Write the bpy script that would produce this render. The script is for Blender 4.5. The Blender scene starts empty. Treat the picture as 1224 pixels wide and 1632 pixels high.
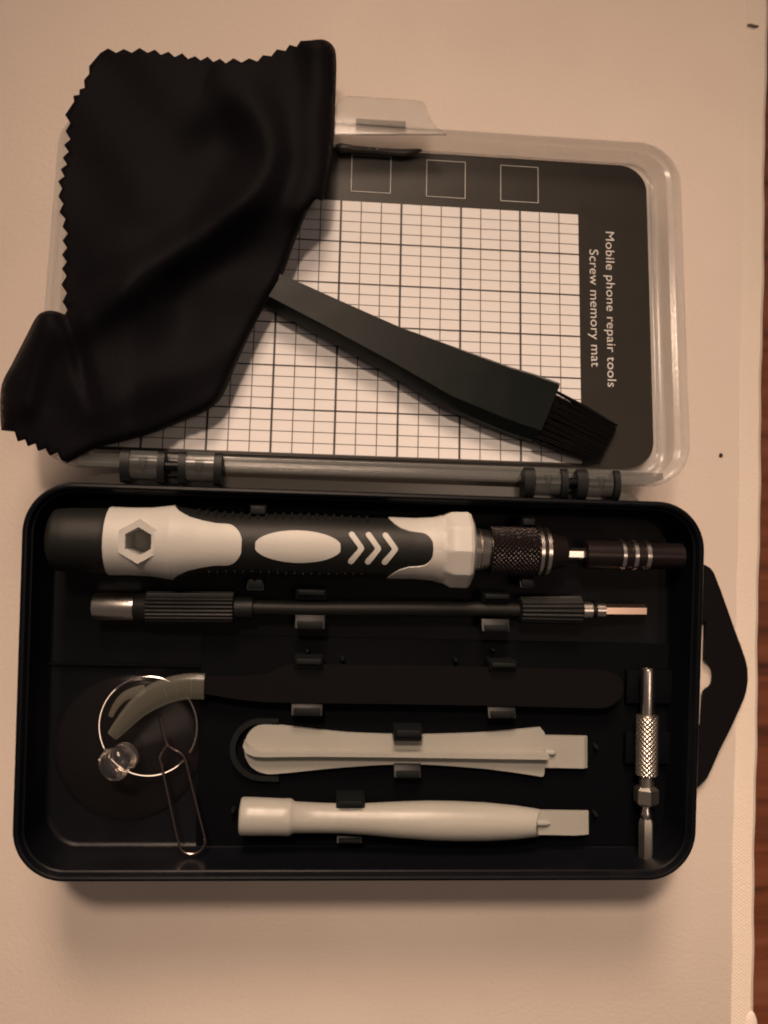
import bpy, bmesh, math, random
from mathutils import Vector, Matrix
from mathutils.geometry import tessellate_polygon, delaunay_2d_cdt
random.seed(7)
R_ = math.radians
sc = bpy.context.scene
# ------------------------------------------------------------------ camera
F, CH, TILT = 1320.0, 0.241, R_(4.3)
cd = bpy.data.cameras.new('camera'); cam = bpy.data.objects.new('camera', cd)
sc.collection.objects.link(cam); sc.camera = cam
cam.location = (0, 0, CH); cam.rotation_euler = (0, -TILT, 0)
cd.sensor_fit = 'VERTICAL'; cd.sensor_height = 24.0; cd.lens = 24.0 * F / 1632
cd.clip_start = 0.01; cd.clip_end = 50
cd.dof.use_dof = True; cd.dof.focus_distance = 0.215; cd.dof.aperture_fstop = 11.0
# ------------------------------------------------------------------ light
W = bpy.data.worlds.new('World'); sc.world = W; W.use_nodes = True
bg = W.node_tree.nodes['Background']; bg.inputs[0].default_value = (1, .74, .64, 1); bg.inputs[1].default_value = 0.07
def lamp(name, loc, target, size, power, col, spread=180):
    ld = bpy.data.lights.new(name, 'AREA'); ld.shape = 'DISK'; ld.size = size; ld.energy = power; ld.color = col; ld.spread = R_(spread)
    o = bpy.data.objects.new(name, ld); sc.collection.objects.link(o); o.location = loc
    o.rotation_euler = (Vector(target) - Vector(loc)).to_track_quat('-Z', 'Y').to_euler()
    return o
lamp('ceiling_lamp', (-.14, .56, .96), (0.08, -.25, 0), .13, .54, (1, .72, .535), 42)
lamp('shaded_lamp', (-.02, 1.0, .80), (.07, -.34, 0), .44, 1.0, (1, .705, .52), 35)
lamp('highlight_fill', (.36, .0, 1.3), (.03, 0, 0), .40, 1.3, (1, .72, .55))  # added fill with no visible source, gives the metal parts their highlights
sc.view_settings.view_transform = 'Standard'; sc.view_settings.look = 'None'
sc.view_settings.exposure = .12; sc.view_settings.gamma = 1
sc.render.engine = 'CYCLES'
sc.cycles.max_bounces = 10; sc.cycles.transparent_max_bounces = 24; sc.cycles.filter_width = 1.9
sc.cycles.caustics_reflective = False; sc.cycles.caustics_refractive = False

# ------------------------------------------------------------------ where a pixel lies on a level plane
def P(px, py, z):
    x, y, w = (px - 612) / F, -(py - 816) / F, -1.0
    c, s = math.cos(-TILT), math.sin(-TILT)
    rx, rz = c * x + s * w, -s * x + c * w
    t = (z - CH) / rz
    return Vector((rx * t, y * t, z))
def K(z): return (CH - z) / F           # metres per pixel at height z
RIM, FLOOR, TOP = .030, .016, 0.0       # tray rim, tray floor, board top
YAW = R_(-1.77155)
# lid frame
LT, LO = -.1433158, Vector((.00553643, .08791788, .006))
LM = Matrix.Translation(LO) @ Matrix.Rotation(YAW, 4, 'Z') @ Matrix.Rotation(LT, 4, 'X')
def LW(u, v, h): return LM @ Vector((u, v, h))
def LP(px, py, h=0.0):                  # pixel -> world point on the plane h above the mat
    n = (LM.to_3x3() @ Vector((0, 0, 1))).normalized(); o = Vector((0, 0, CH))
    d = P(px, py, 0) - o
    return o + d * (n.dot(LO + n * h - o) / n.dot(d))
def LL(px, py, h=0.0): return LM.inverted() @ LP(px, py, h)

# ------------------------------------------------------------------ materials
def mat(name, col, rough=.5, metal=0, spec=.5, bump=0, bscale=400, var=0, vscale=60, alpha=None, sheen=0, coat=0, rvar=0):
    m = bpy.data.materials.new(name); m.use_nodes = True
    nt = m.node_tree; N, L = nt.nodes, nt.links; b = N['Principled BSDF']
    b.inputs['Base Color'].default_value = (*col, 1); b.inputs['Roughness'].default_value = rough
    b.inputs['Metallic'].default_value = metal; b.inputs['Specular IOR Level'].default_value = spec
    b.inputs['Sheen Weight'].default_value = sheen; b.inputs['Coat Weight'].default_value = coat
    geo = N.new('ShaderNodeTexCoord')
    if bump:
        n = N.new('ShaderNodeTexNoise'); n.inputs['Scale'].default_value = bscale; n.inputs['Detail'].default_value = 4
        L.new(geo.outputs['Object'], n.inputs['Vector'])
        bp = N.new('ShaderNodeBump'); bp.inputs['Strength'].default_value = bump; bp.inputs['Distance'].default_value = .0004
        L.new(n.outputs['Fac'], bp.inputs['Height']); L.new(bp.outputs[0], b.inputs['Normal'])
    if var:
        n = N.new('ShaderNodeTexNoise'); n.inputs['Scale'].default_value = vscale; n.inputs['Detail'].default_value = 5
        L.new(geo.outputs['Object'], n.inputs['Vector'])
        r = N.new('ShaderNodeValToRGB'); r.color_ramp.elements[0].position = .3; r.color_ramp.elements[1].position = .7
        r.color_ramp.elements[0].color = (*[c * (1 - var) for c in col], 1); r.color_ramp.elements[1].color = (*[min(1, c * (1 + var)) for c in col], 1)
        L.new(n.outputs['Fac'], r.inputs[0]); L.new(r.outputs[0], b.inputs['Base Color'])
    if rvar:
        n = N.new('ShaderNodeTexNoise'); n.inputs['Scale'].default_value = 150; n.inputs['Detail'].default_value = 6
        L.new(geo.outputs['Object'], n.inputs['Vector'])
        mr = N.new('ShaderNodeMapRange'); mr.inputs['To Min'].default_value = max(.02, rough - rvar); mr.inputs['To Max'].default_value = min(1, rough + rvar)
        L.new(n.outputs['Fac'], mr.inputs['Value']); L.new(mr.outputs[0], b.inputs['Roughness'])
    if alpha is not None:
        tr = N.new('ShaderNodeBsdfTransparent'); mx = N.new('ShaderNodeMixShader'); mx.inputs[0].default_value = alpha
        L.new(tr.outputs[0], mx.inputs[1]); L.new(b.outputs[0], mx.inputs[2]); L.new(mx.outputs[0], N['Material Output'].inputs['Surface'])
    return m
M = {}
M['black'] = mat('black_plastic', (.0024, .0029, .0043), .36, spec=.12, bump=.08, bscale=2500, rvar=.08)
M['floor_black'] = mat('black_moulded_plastic', (.0023, .0027, .0037), .6, spec=.03, bump=.08, bscale=3000, rvar=.08)
M['clip'] = mat('dark_grey_plastic', (.0055, .0070, .0078), .45, spec=.2, bump=.1, bscale=2000)
M['tab'] = mat('black_sheet_plastic', (.0045, .0041, .0048), .6, spec=.06, bump=.1, bscale=2500)
M['rubber'] = mat('black_rubber', (.0058, .0066, .0062), .5, spec=.25, bump=.15, bscale=2500)
M['white'] = mat('ivory_plastic', (.40, .40, .375), .48, spec=.35, bump=.14, bscale=1800, var=.05, rvar=.08)
M['grey_white'] = mat('pale_grey_plastic', (.27, .27, .245), .38, spec=.45, bump=.16, bscale=500, var=.05, rvar=.12)
M['steel'] = mat('nickel_steel', (.72, .69, .64), .24, metal=1, rvar=.08, bump=.05, bscale=1500)
M['dull_steel'] = mat('dull_steel', (.42, .40, .36), .38, metal=1, rvar=.1)
M['wire'] = mat('steel_wire', (.80, .76, .70), .22, metal=1)
M['copper_wire'] = mat('brown_tinted_wire', (.34, .27, .25), .25, metal=1)
M['dark_metal'] = mat('black_anodised_metal', (.014, .010, .010), .3, metal=.5, rvar=.06)
M['tweezer'] = mat('black_coated_steel', (.0042, .0041, .0043), .5, spec=.06, rvar=.08, bump=.08, bscale=1800)
M['lid'] = mat('frosted_clear_plastic', (.37, .38, .37), .14, spec=.6, bump=.05, bscale=900, alpha=.25, rvar=.05)
M['lid_thick'] = mat('frosted_clear_plastic_thick', (.085, .092, .088), .2, spec=.45, alpha=.42, rvar=.05)
M['sleeve'] = mat('clear_rubber_sleeve', (.17, .17, .14), .22, spec=.5, alpha=.34, bump=.1, bscale=700)
M['card'] = mat('printed_card', (.019, .018, .015), .36, spec=.22, bump=.03, bscale=500, rvar=.06)
M['paper'] = mat('printed_white_paper', (.62, .62, .62), .55, spec=.3, bump=.08, bscale=600, var=.015)
M['ink'] = mat('black_ink', (.03, .028, .026), .6)
M['thin_ink'] = mat('thin_black_ink', (.10, .09, .08), .6)
M['white_ink'] = mat('white_ink', (.55, .55, .52), .6)
M['bristle'] = mat('black_bristle', (.004, .0036, .0038), .4, spec=.3)
M['brush'] = mat('black_green_plastic', (.0042, .0064, .0060), .40, spec=.12, bump=.04, bscale=1500, rvar=.08)
M['crumb'] = mat('dark_crumb', (.03, .018, .01), .8)

def glass(name, col, rough, ior, alpha):
    m = bpy.data.materials.new(name); m.use_nodes = True; nt = m.node_tree; N, L = nt.nodes, nt.links
    N.remove(N['Principled BSDF'])
    tr = N.new('ShaderNodeBsdfTransparent'); tr.inputs[0].default_value = (*col, 1)
    gl = N.new('ShaderNodeBsdfGlossy'); gl.inputs['Roughness'].default_value = rough; gl.inputs['Color'].default_value = (.9, .88, .86, 1)
    df = N.new('ShaderNodeBsdfDiffuse'); df.inputs[0].default_value = (.26, .27, .30, 1)
    fr = N.new('ShaderNodeFresnel'); fr.inputs[0].default_value = ior
    m1 = N.new('ShaderNodeMixShader'); m1.inputs[0].default_value = alpha; L.new(tr.outputs[0], m1.inputs[1]); L.new(df.outputs[0], m1.inputs[2])
    m2 = N.new('ShaderNodeMixShader'); L.new(fr.outputs[0], m2.inputs[0]); L.new(m1.outputs[0], m2.inputs[1]); L.new(gl.outputs[0], m2.inputs[2])
    L.new(m2.outputs[0], N['Material Output'].inputs['Surface']); return m
M['vinyl'] = glass('clear_vinyl', (.97, .95, .94), .2, 1.14, .004)
M['vinyl_knob'] = glass('clear_vinyl_knob', (.9, .88, .87), .15, 1.45, .06)

def cloth_mat():
    m = mat('black_microfibre', (.0026, .0025, .0036), .55, spec=.035, sheen=.055)
    nt = m.node_tree; N, L = nt.nodes, nt.links; b = N['Principled BSDF']
    b.inputs['Sheen Roughness'].default_value = .45; b.inputs['Sheen Tint'].default_value = (.8, .72, .68, 1)
    tc = N.new('ShaderNodeTexCoord'); n = N.new('ShaderNodeTexNoise'); n.inputs['Scale'].default_value = 3500
    L.new(tc.outputs['Object'], n.inputs['Vector']); bp = N.new('ShaderNodeBump'); bp.inputs['Strength'].default_value = .5; bp.inputs['Distance'].default_value = .0002
    L.new(n.outputs['Fac'], bp.inputs['Height']); L.new(bp.outputs[0], b.inputs['Normal']); return m
M['cloth'] = cloth_mat()

def board_mat(name, weave):
    m = bpy.data.materials.new(name); m.use_nodes = True; nt = m.node_tree; N, L = nt.nodes, nt.links; b = N['Principled BSDF']
    b.inputs['Roughness'].default_value = .72; b.inputs['Specular IOR Level'].default_value = .25
    tc = N.new('ShaderNodeTexCoord')
    n = N.new('ShaderNodeTexNoise'); n.inputs['Scale'].default_value = 14; n.inputs['Detail'].default_value = 6; L.new(tc.outputs['Object'], n.inputs['Vector'])
    r = N.new('ShaderNodeValToRGB'); r.color_ramp.elements[0].position = .25; r.color_ramp.elements[1].position = .8
    r.color_ramp.elements[0].color = (.595, .525, .465, 1); r.color_ramp.elements[1].color = (.70, .62, .545, 1)
    if weave: r.color_ramp.elements[0].color = (.60, .54, .47, 1); r.color_ramp.elements[1].color = (.69, .62, .54, 1)
    L.new(n.outputs['Fac'], r.inputs[0])
    # sparse grey specks of dirt
    v = N.new('ShaderNodeTexVoronoi'); v.inputs['Scale'].default_value = 55; L.new(tc.outputs['Object'], v.inputs['Vector'])
    sp = N.new('ShaderNodeMapRange'); sp.inputs['From Min'].default_value = .012; sp.inputs['From Max'].default_value = .03; sp.inputs['To Min'].default_value = .72; sp.inputs['To Max'].default_value = 1
    L.new(v.outputs['Distance'], sp.inputs['Value'])
    mx = N.new('ShaderNodeMix'); mx.data_type = 'RGBA'; mx.blend_type = 'MULTIPLY'; mx.inputs['Factor'].default_value = 1
    L.new(r.outputs[0], mx.inputs['A']); L.new(sp.outputs[0], mx.inputs['B']); L.new(mx.outputs['Result'], b.inputs['Base Color'])
    n2 = N.new('ShaderNodeTexNoise'); n2.inputs['Scale'].default_value = 900; n2.inputs['Detail'].default_value = 3; L.new(tc.outputs['Object'], n2.inputs['Vector'])
    bp = N.new('ShaderNodeBump'); bp.inputs['Strength'].default_value = .25; bp.inputs['Distance'].default_value = .0003
    L.new(n2.outputs['Fac'], bp.inputs['Height']); last = bp
    if weave:
        sx = N.new('ShaderNodeSeparateXYZ'); L.new(tc.outputs['Object'], sx.inputs[0])
        def sn(sock, k):
            a = N.new('ShaderNodeMath'); a.operation = 'MULTIPLY'; a.inputs[1].default_value = k; L.new(sock, a.inputs[0])
            s = N.new('ShaderNodeMath'); s.operation = 'SINE'; L.new(a.outputs[0], s.inputs[0]); return s.outputs[0]
        mu = N.new('ShaderNodeMath'); mu.operation = 'MULTIPLY'; L.new(sn(sx.outputs[0], 4200), mu.inputs[0]); L.new(sn(sx.outputs[1], 6000), mu.inputs[1])
        ad = N.new('ShaderNodeMath'); ad.operation = 'ADD'; L.new(mu.outputs[0], ad.inputs[0]); L.new(n2.outputs['Fac'], ad.inputs[1])
        b2 = N.new('ShaderNodeBump'); b2.inputs['Strength'].default_value = .16; b2.inputs['Distance'].default_value = .0004
        L.new(ad.outputs[0], b2.inputs['Height']); L.new(bp.outputs[0], b2.inputs['Normal']); last = b2
    L.new(last.outputs[0], b.inputs['Normal']); return m
M['board'] = board_mat('off_white_vinyl', False); M['weave'] = board_mat('woven_off_white_tape', True)

def wood_mat():
    m = bpy.data.materials.new('red_brown_wood'); m.use_nodes = True; nt = m.node_tree; N, L = nt.nodes, nt.links; b = N['Principled BSDF']
    b.inputs['Roughness'].default_value = .5; b.inputs['Specular IOR Level'].default_value = .25
    tc = N.new('ShaderNodeTexCoord'); mp = N.new('ShaderNodeMapping'); mp.inputs['Rotation'].default_value = (0, 0, R_(-32)); mp.inputs['Scale'].default_value = (14, 160, 30)
    L.new(tc.outputs['Object'], mp.inputs['Vector'])
    n = N.new('ShaderNodeTexNoise'); n.inputs['Scale'].default_value = 1.0; n.inputs['Detail'].default_value = 7; n.inputs['Distortion'].default_value = .6
    L.new(mp.outputs[0], n.inputs['Vector'])
    r = N.new('ShaderNodeValToRGB'); e = r.color_ramp.elements; e[0].position = .3; e[1].position = .72
    e[0].color = (.035, .013, .009, 1); e[1].color = (.15, .058, .032, 1); k = e.new(.5); k.color = (.115, .036, .017, 1)
    L.new(n.outputs['Fac'], r.inputs[0]); L.new(r.outputs[0], b.inputs['Base Color']); return m
M['wood'] = wood_mat()

# ------------------------------------------------------------------ mesh helpers
def link(o): sc.collection.objects.link(o); return o
def empty(name, loc, label, cat, group=None):
    o = link(bpy.data.objects.new(name, None)); o.location = loc; o.empty_display_size = .01
    o['label'] = label; o['category'] = cat
    if group: o['group'] = group
    return o
def root_loc(o):
    v = Vector((0, 0, 0))
    while o: v = v + o.location; o = o.parent
    return v
def obj(name, bm, m, parent=None, sharp=35, label=None, origin=None):
    """link a bmesh given in world coordinates as one object under parent"""
    bmesh.ops.recalc_face_normals(bm, faces=bm.faces)
    me = bpy.data.meshes.new(name); 
    base = root_loc(parent) if parent else (Vector(origin) if origin is not None else Vector((0, 0, 0)))
    bmesh.ops.translate(bm, verts=bm.verts, vec=-base)
    bm.to_mesh(me); bm.free()
    for p in me.polygons: p.use_smooth = True
    me.set_sharp_from_angle(angle=R_(sharp))
    ms = m if isinstance(m, (list, tuple)) else [m]
    for q in ms: me.materials.append(M[q])
    o = link(bpy.data.objects.new(name, me))
    if parent: o.parent = parent
    else: o.location = base
    if label: o['label'] = label
    return o
def tag(o, label, cat, group=None):
    o['label'] = label; o['category'] = cat
    if group: o['group'] = group
def rings(bm, loops, close=True, cap0=True, cap1=True, mi=None):
    """loft closed loops of equal length"""
    vs = [[bm.verts.new(p) for p in l] for l in loops]
    n = len(vs[0])
    for i in range(len(vs) - 1):
        for j in range(n):
            f = bm.faces.new((vs[i][j], vs[i][(j + 1) % n], vs[i + 1][(j + 1) % n], vs[i + 1][j]))
            if mi: f.material_index = mi(i)
    if cap0: bm.faces.new(vs[0][::-1])
    if cap1: bm.faces.new(vs[-1])
    return vs
def lathe(bm, A, B, prof, n=48, mod=None, mi=None, ph0=0):
    """prof: (t 0..1 along AB, radius m); mod(t, phi, r) -> r"""
    A, B = Vector(A), Vector(B); ax = B - A
    up = Vector((0, 0, 1)) if abs(ax.normalized().z) < .9 else Vector((1, 0, 0))
    e1 = ax.cross(up).normalized(); e2 = e1.cross(ax.normalized()).normalized()
    loops = []
    for t, r in prof:
        l = []
        for j in range(n):
            ph = 2 * math.pi * j / n + ph0
            rr = mod(t, ph, r) if mod else r
            l.append(A + ax * t + e1 * math.cos(ph) * rr + e2 * math.sin(ph) * rr)
        loops.append(l)
    return rings(bm, loops, mi=mi)
def tube(bm, pts, r, n=12, closed=False, caps=True):
    pts = [Vector(p) for p in pts]; m = len(pts); loops = []
    prev = None
    for i, p in enumerate(pts):
        a = pts[(i - 1) % m] if (closed or i > 0) else p
        b = pts[(i + 1) % m] if (closed or i < m - 1) else p
        d = (b - a).normalized()
        if prev is None: u = d.cross(Vector((0, 0, 1)));  u = u if u.length > 1e-3 else d.cross(Vector((1, 0, 0)))
        else: u = prev - d * prev.dot(d)
        u.normalize(); prev = u; w = d.cross(u)
        rr = r[i] if isinstance(r, (list, tuple)) else r
        loops.append([p + (u * math.cos(2 * math.pi * j / n) + w * math.sin(2 * math.pi * j / n)) * rr for j in range(n)])
    if closed: loops.append(loops[0]); 
    rings(bm, loops, cap0=not closed and caps, cap1=not closed and caps)
    if closed: bmesh.ops.remove_doubles(bm, verts=bm.verts, dist=1e-7)
def smooth_path(pts, k=8, closed=False):
    out = []; n = len(pts); V = [Vector(p) for p in pts]
    rng = range(n) if closed else range(n - 1)
    for i in rng:
        p0 = V[(i - 1) % n] if (closed or i > 0) else V[0]; p1 = V[i]; p2 = V[(i + 1) % n]
        p3 = V[(i + 2) % n] if (closed or i + 2 < n) else V[-1]
        for s in range(k):
            t = s / k
            out.append(.5 * ((2 * p1) + (p2 - p0) * t + (2 * p0 - 5 * p1 + 4 * p2 - p3) * t * t + (3 * p1 - p0 - 3 * p2 + p3) * t ** 3))
    if not closed: out.append(V[-1])
    return out
def box(bm, c, ux, uy, sx, sy, z0, z1, bev=0, taper=None):
    """box with axes ux, uy (unit), centre c (xy), half extents sx, sy. taper(sx_sign, sy_sign, top)->offset vector"""
    b2 = bmesh.new(); vs = []
    for k in (0, 1):
        for i, j in ((-1, -1), (1, -1), (1, 1), (-1, 1)):
            p = Vector((c[0], c[1], 0)) + ux * sx * i + uy * sy * j; p.z = z1 if k else z0
            if taper: p = p + taper(i, j, k)
            vs.append(b2.verts.new(p))
    for f in ((0, 3, 2, 1), (4, 5, 6, 7), (0, 1, 5, 4), (1, 2, 6, 5), (2, 3, 7, 6), (3, 0, 4, 7)): b2.faces.new([vs[q] for q in f])
    if bev: bmesh.ops.bevel(b2, geom=b2.edges[:], offset=bev, segments=2, affect='EDGES', profile=.6)
    merge(bm, b2)
def merge(bm, b2):
    me = bpy.data.meshes.new('t'); b2.to_mesh(me); b2.free(); bm.from_mesh(me); bpy.data.meshes.remove(me)
TU = Vector((math.cos(YAW), math.sin(YAW), 0)); TV = Vector((-math.sin(YAW), math.cos(YAW), 0))
def pbox(bm, px, py, w, h, z0, z1, bev=.0002, taper=None, ux=TU, uy=TV):
    c = P(px, py, z1); k = K(z1); box(bm, c, ux, uy, w * k / 2, h * k / 2, z0, z1, bev, taper)
def plate(bm, polys, f0, f1):
    """polys: outline + holes (2-D lists); f0, f1 map a 2-D point to its bottom / top world point"""
    P3 = [[Vector((x, y, 0)) for x, y in p] for p in polys]; flat = [p for l in polys for p in l]
    tris = tessellate_polygon(P3)
    lo = [bm.verts.new(f0(*p)) for p in flat]; hi = [bm.verts.new(f1(*p)) for p in flat]
    for t in tris:
        try: bm.faces.new([hi[i] for i in t]); bm.faces.new([lo[i] for i in reversed(t)])
        except ValueError: pass
    k = 0
    for l in polys:
        n = len(l)
        for i in range(n): bm.faces.new((lo[k + i], lo[k + (i + 1) % n], hi[k + (i + 1) % n], hi[k + i]))
        k += n
def rrect(x0, x1, y0, y1, r, n=12):
    out = []
    for cx, cy, a in ((x1 - r, y1 - r, 0), (x0 + r, y1 - r, 90), (x0 + r, y0 + r, 180), (x1 - r, y0 + r, 270)):
        for i in range(n + 1):
            t = R_(a + 90 * i / n); out.append((cx + r * math.cos(t), cy + r * math.sin(t)))
    return out

# ================================================================== SETTING
bm = bmesh.new()
vs = [bm.verts.new(p) for p in ((-1.2, -1.2, -.022), (1.2, -1.2, -.022), (1.2, 1.2, -.022), (-1.2, 1.2, -.022))]; bm.faces.new(vs)
tb = obj('table', bm, 'wood'); tb['kind'] = 'structure'

# ------------------------------------------------------------------ white board the case lies on
BR1, BR0 = P(1225, 0, TOP), P(1201, 1632, TOP)
bu = (BR1 - BR0).normalized(); bx = Vector((bu.y, -bu.x, 0))
brt = empty('white_board', P(1199, 1632, -.022), 'flat off-white covered board with a woven edge strip, lying under the open tool case', 'board')
def BW(s, t, z): p = BR0 + bu * t + bx * s; p.z = z; return p      # s: metres right of the right edge, t: up along it
bm = bmesh.new()
def bloop(ins, z): return [BW(x, y, z) for x, y in rrect(-.42 + ins, -ins, -.02 + ins, .40 - ins, .006)]
rings(bm, [bloop(0, -.022), bloop(0, -.002), bloop(.0004, -.0008), bloop(.0016, 0)])
obj('board_body', bm, 'board', brt)
bm = bmesh.new()   # woven tape along the right edge, wobbling slightly
ny = 180; cols = [(-.0072, .00002), (-.0066, .00022), (-.004, .00026), (-.0012, .00020), (.00005, -.0008), (.00035, -.004), (.00035, -.018)]
g = []
for i in range(ny + 1):
    t = -.012 + .405 * i / ny; wob = .00018 * math.sin(t * 90) + .0001 * math.sin(t * 310 + 1)
    g.append([bm.verts.new(BW(s + wob, t, z)) for s, z in cols])
for i in range(ny):
    for j in range(len(cols) - 1): bm.faces.new((g[i][j], g[i][j + 1], g[i + 1][j + 1], g[i + 1][j]))
obj('edge_strip', bm, 'weave', brt)
bm = bmesh.new()   # folded corner overlap low on the right edge
c = P(1192, 1640, 0)
for k, (dx, dy, a, b_, h) in enumerate(((.0008, 0, .0022, .0056, .0009), (-.004, -.004, .0055, .0042, .0004))):
    cc = c + Vector((dx, dy, 0)); lp = []
    for s in range(6):
        q = s / 5 * math.pi / 2; lp.append([cc + Vector((math.cos(t) * a * math.cos(q) + 1e-5, math.sin(t) * b_ * math.cos(q), h * math.sin(q))) for t in [2 * math.pi * j / 28 for j in range(28)]])
    rings(bm, lp)
obj('corner_fold', bm, 'weave', brt)
bm = bmesh.new()
tube(bm, [P(1191, 40, .0002), P(1196, 39, .0006), P(1202, 41, .0006), P(1208, 42, .0002)], .00035, 8)
sm = M['scuff'] = mat('brown_scuff', (.22, .17, .11), .8)
obj('staple', bm, 'scuff', brt)
def crumb(px, py, r, label):
    b = bmesh.new(); bmesh.ops.create_icosphere(b, subdivisions=2, radius=r)
    for v in b.verts: v.co *= random.uniform(.75, 1.2)
    bmesh.ops.scale(b, vec=(1, 1.1, .5), verts=b.verts); c = P(px, py, 0); c.z = r * .4
    bmesh.ops.translate(b, verts=b.verts, vec=c)
    o = obj('crumb', b, 'crumb', origin=(c.x, c.y, 0)); tag(o, label, 'crumb'); return o
crumb(1148.5, 725.5, .00062, 'dark brown crumb on the white board right of the hinge corner of the lid')

# ================================================================== CASE
cor = [P(37, 766, RIM), P(1129, 802, RIM), P(1106, 1404, RIM), P(15, 1408, RIM)]
CC = sum(cor, Vector()) / 4; TW, TH = .1749, .0995
case = empty('tool_case', (CC.x, CC.y, 0), 'open black plastic tool case with a clear hinged lid and a hang tab', 'tool case')
def TWd(x, y, z): p = CC + TU * x + TV * y; p.z = z; return p
def tl(ins, z, r=.0128): return [TWd(x, y, z) for x, y in rrect(-TW / 2 + ins, TW / 2 - ins, -TH / 2 + ins, TH / 2 - ins, max(.002, r - ins), 16)]
bm = bmesh.new()
rings(bm, [tl(.0034, .0002), tl(.0026, .0012), tl(.0010, .026), tl(.0002, .0264), tl(0, .0270), tl(0, .0293), tl(.0003, .0298), tl(.0009, .0300), tl(.0014, .0298),
           tl(.0017, .0292), tl(.0020, .0285), tl(.0024, .0283), tl(.0034, FLOOR + .001), tl(.0040, FLOOR + .0003), tl(.0048, FLOOR)])
tray = obj('tray', bm, 'black', case, 40)
# moulded floor insert: raised panel and troughs
def trect(name, x0, y0, x1, y1, z0, z1, parent, m='floor_black', bev=.0003):
    bm = bmesh.new(); a, b = P(x0, y0, z1), P(x1, y1, z1); c = (a + b) / 2; d = b - a
    box(bm, c, TU, TV, abs(d.dot(TU)) / 2, abs(d.dot(TV)) / 2, z0, z1, bev); return obj(name, bm, m, parent)
trect('floor_panel', 322, 1012, 1072, 1348, FLOOR - .001, FLOOR + .0009, tray)
trect('floor_ledge', 62, 1056, 318, 1064, FLOOR - .001, FLOOR + .0016, tray)
for a in ((1000, 1068, 1076, 1122), (998, 1168, 1074, 1218)): trect('bit_cradle', *a, FLOOR, FLOOR + .0030, tray)
bm = bmesh.new()   # thin curved guide round the end of the spudger
c0 = (424, 1195)
pts = [(444, 1146)] + [(c0[0] - 6 + 52 * math.cos(R_(a)), c0[1] - 50 * math.sin(R_(a))) for a in range(95, 266, 10)] + [(444, 1246)]
inn = [(444, 1153)] + [(c0[0] - 6 + 43 * math.cos(R_(a)), c0[1] - 42 * math.sin(R_(a))) for a in range(95, 266, 10)] + [(444, 1238)]
plate(bm, [pts + inn[::-1]], lambda x, y: P(x, y, FLOOR + .003) - Vector((0, 0, .003)), lambda x, y: P(x, y, FLOOR + .003))
obj('curved_guide', bm, 'clip', tray)
# clips
def clip(px, py, w, h, side, ztop):
    bm = bmesh.new(); k = K(ztop)
    # side=+1: tool lies above the clip in the picture, its sloping face looks up-picture; -1 the other way
    def tp(i, j, t):
        if t and j == side: return Vector((0, 0, -.0016)) + TV * side * .0003
        return Vector()
    pbox(bm, px, py, w, h * .92, FLOOR, ztop, .0003, tp)
    c = P(px, py, ztop) - TV * side * h * k * .15; box(bm, c, TU, TV, w * k * .42, h * k * .22, ztop - .0008, ztop + .0003, .0002)
    return obj('clip', bm, 'clip', tray)
for a in ((411, 817, 27, 27, -1, .0285), (407, 926, 27, 32, 1, .0250), (843, 835, 22, 22, -1, .0265), (841, 925, 24, 26, 1, .0250),
          (496, 947, 50, 18, -1, .0240), (494, 992, 48, 22, 1, .0235), (792, 953, 46, 17, -1, .0240), (791, 998, 46, 19, 1, .0235),
          (492, 1057, 46, 19, -1, .0240), (489, 1131, 50, 22, 1, .0225), (803, 1062, 46, 16, -1, .0240), (801, 1136, 46, 20, 1, .0225),
          (651, 1172, 46, 23, -1, .0240), (650, 1231, 44, 20, 1, .0215), (559, 1283, 46, 18, -1, .0245), (557, 1338, 41, 14, 1, .0215)): clip(*a)
for x, y in ((546, 1051), (727, 1053), (490, 1038), (786, 1036), (952, 1192), (951, 1300), (371, 1294)):
    bm = bmesh.new(); c = P(x, y, .0195); lathe(bm, (c.x, c.y, FLOOR), (c.x, c.y, .0195), [(0, .0007), (.85, .0006), (1, .0003)], 12); obj('peg', bm, 'clip', tray)

# hang tab
out = [(1100, 893), (1125, 901), (1132, 905), (1137.5, 912), (1150, 944), (1168, 995), (1183, 1036), (1188, 1050), (1191.5, 1066), (1192, 1085), (1189.5, 1102), (1185, 1116),
       (1166, 1158), (1147, 1196), (1134, 1226), (1127, 1240), (1114.5, 1253), (1090, 1262)]
hole = [(1122, 990), (1124.8, 990.5)] + [(1123, 1050)] + [(1122.5 + 15 * math.cos(R_(a)), 1075.5 - 23 * math.sin(R_(a))) for a in range(82, -83, -9)] + [(1121, 1104), (1118, 1158), (1115, 1158), (1100, 1104), (1100, 1046)]
bm = bmesh.new(); plate(bm, [out, hole], lambda x, y: P(x, y, .0024) - Vector((0, 0, .0010)), lambda x, y: P(x, y, .0024))
obj('hang_tab', bm, 'tab', tray)

# ------------------------------------------------------------------ lid
U0, U1, V0, V1, LH = -.0762, .0956, -.0804, .0186, .009
def ll(ins, h, r=.0118): return [LW(x, y, h) for x, y in rrect(U0 + ins, U1 - ins, V0 + ins, V1 - ins * .4, max(.002, r - ins), 14)]
bm = bmesh.new()
rings(bm, [ll(.0042, -.0014), ll(.0026, -.0006), ll(.0016, .0058), ll(.0004, .0062), ll(0, .0066), ll(0, .0086), ll(.0004, .009), ll(.0012, .009), ll(.0015, .0086), ll(.0017, .0064), ll(.0030, .0060),
           ll(.0034, .0012), ll(.0042, .0002), ll(.0060, -.0004)])
lid = obj('lid', bm, 'lid', case, 50)
bm = bmesh.new()   # inner bead round the lid floor that keeps the card in
rings(bm, [ll(.0056, -.0003), ll(.0054, .0009), ll(.0046, .0010), ll(.0044, -.0002)], cap0=False, cap1=False)
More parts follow.
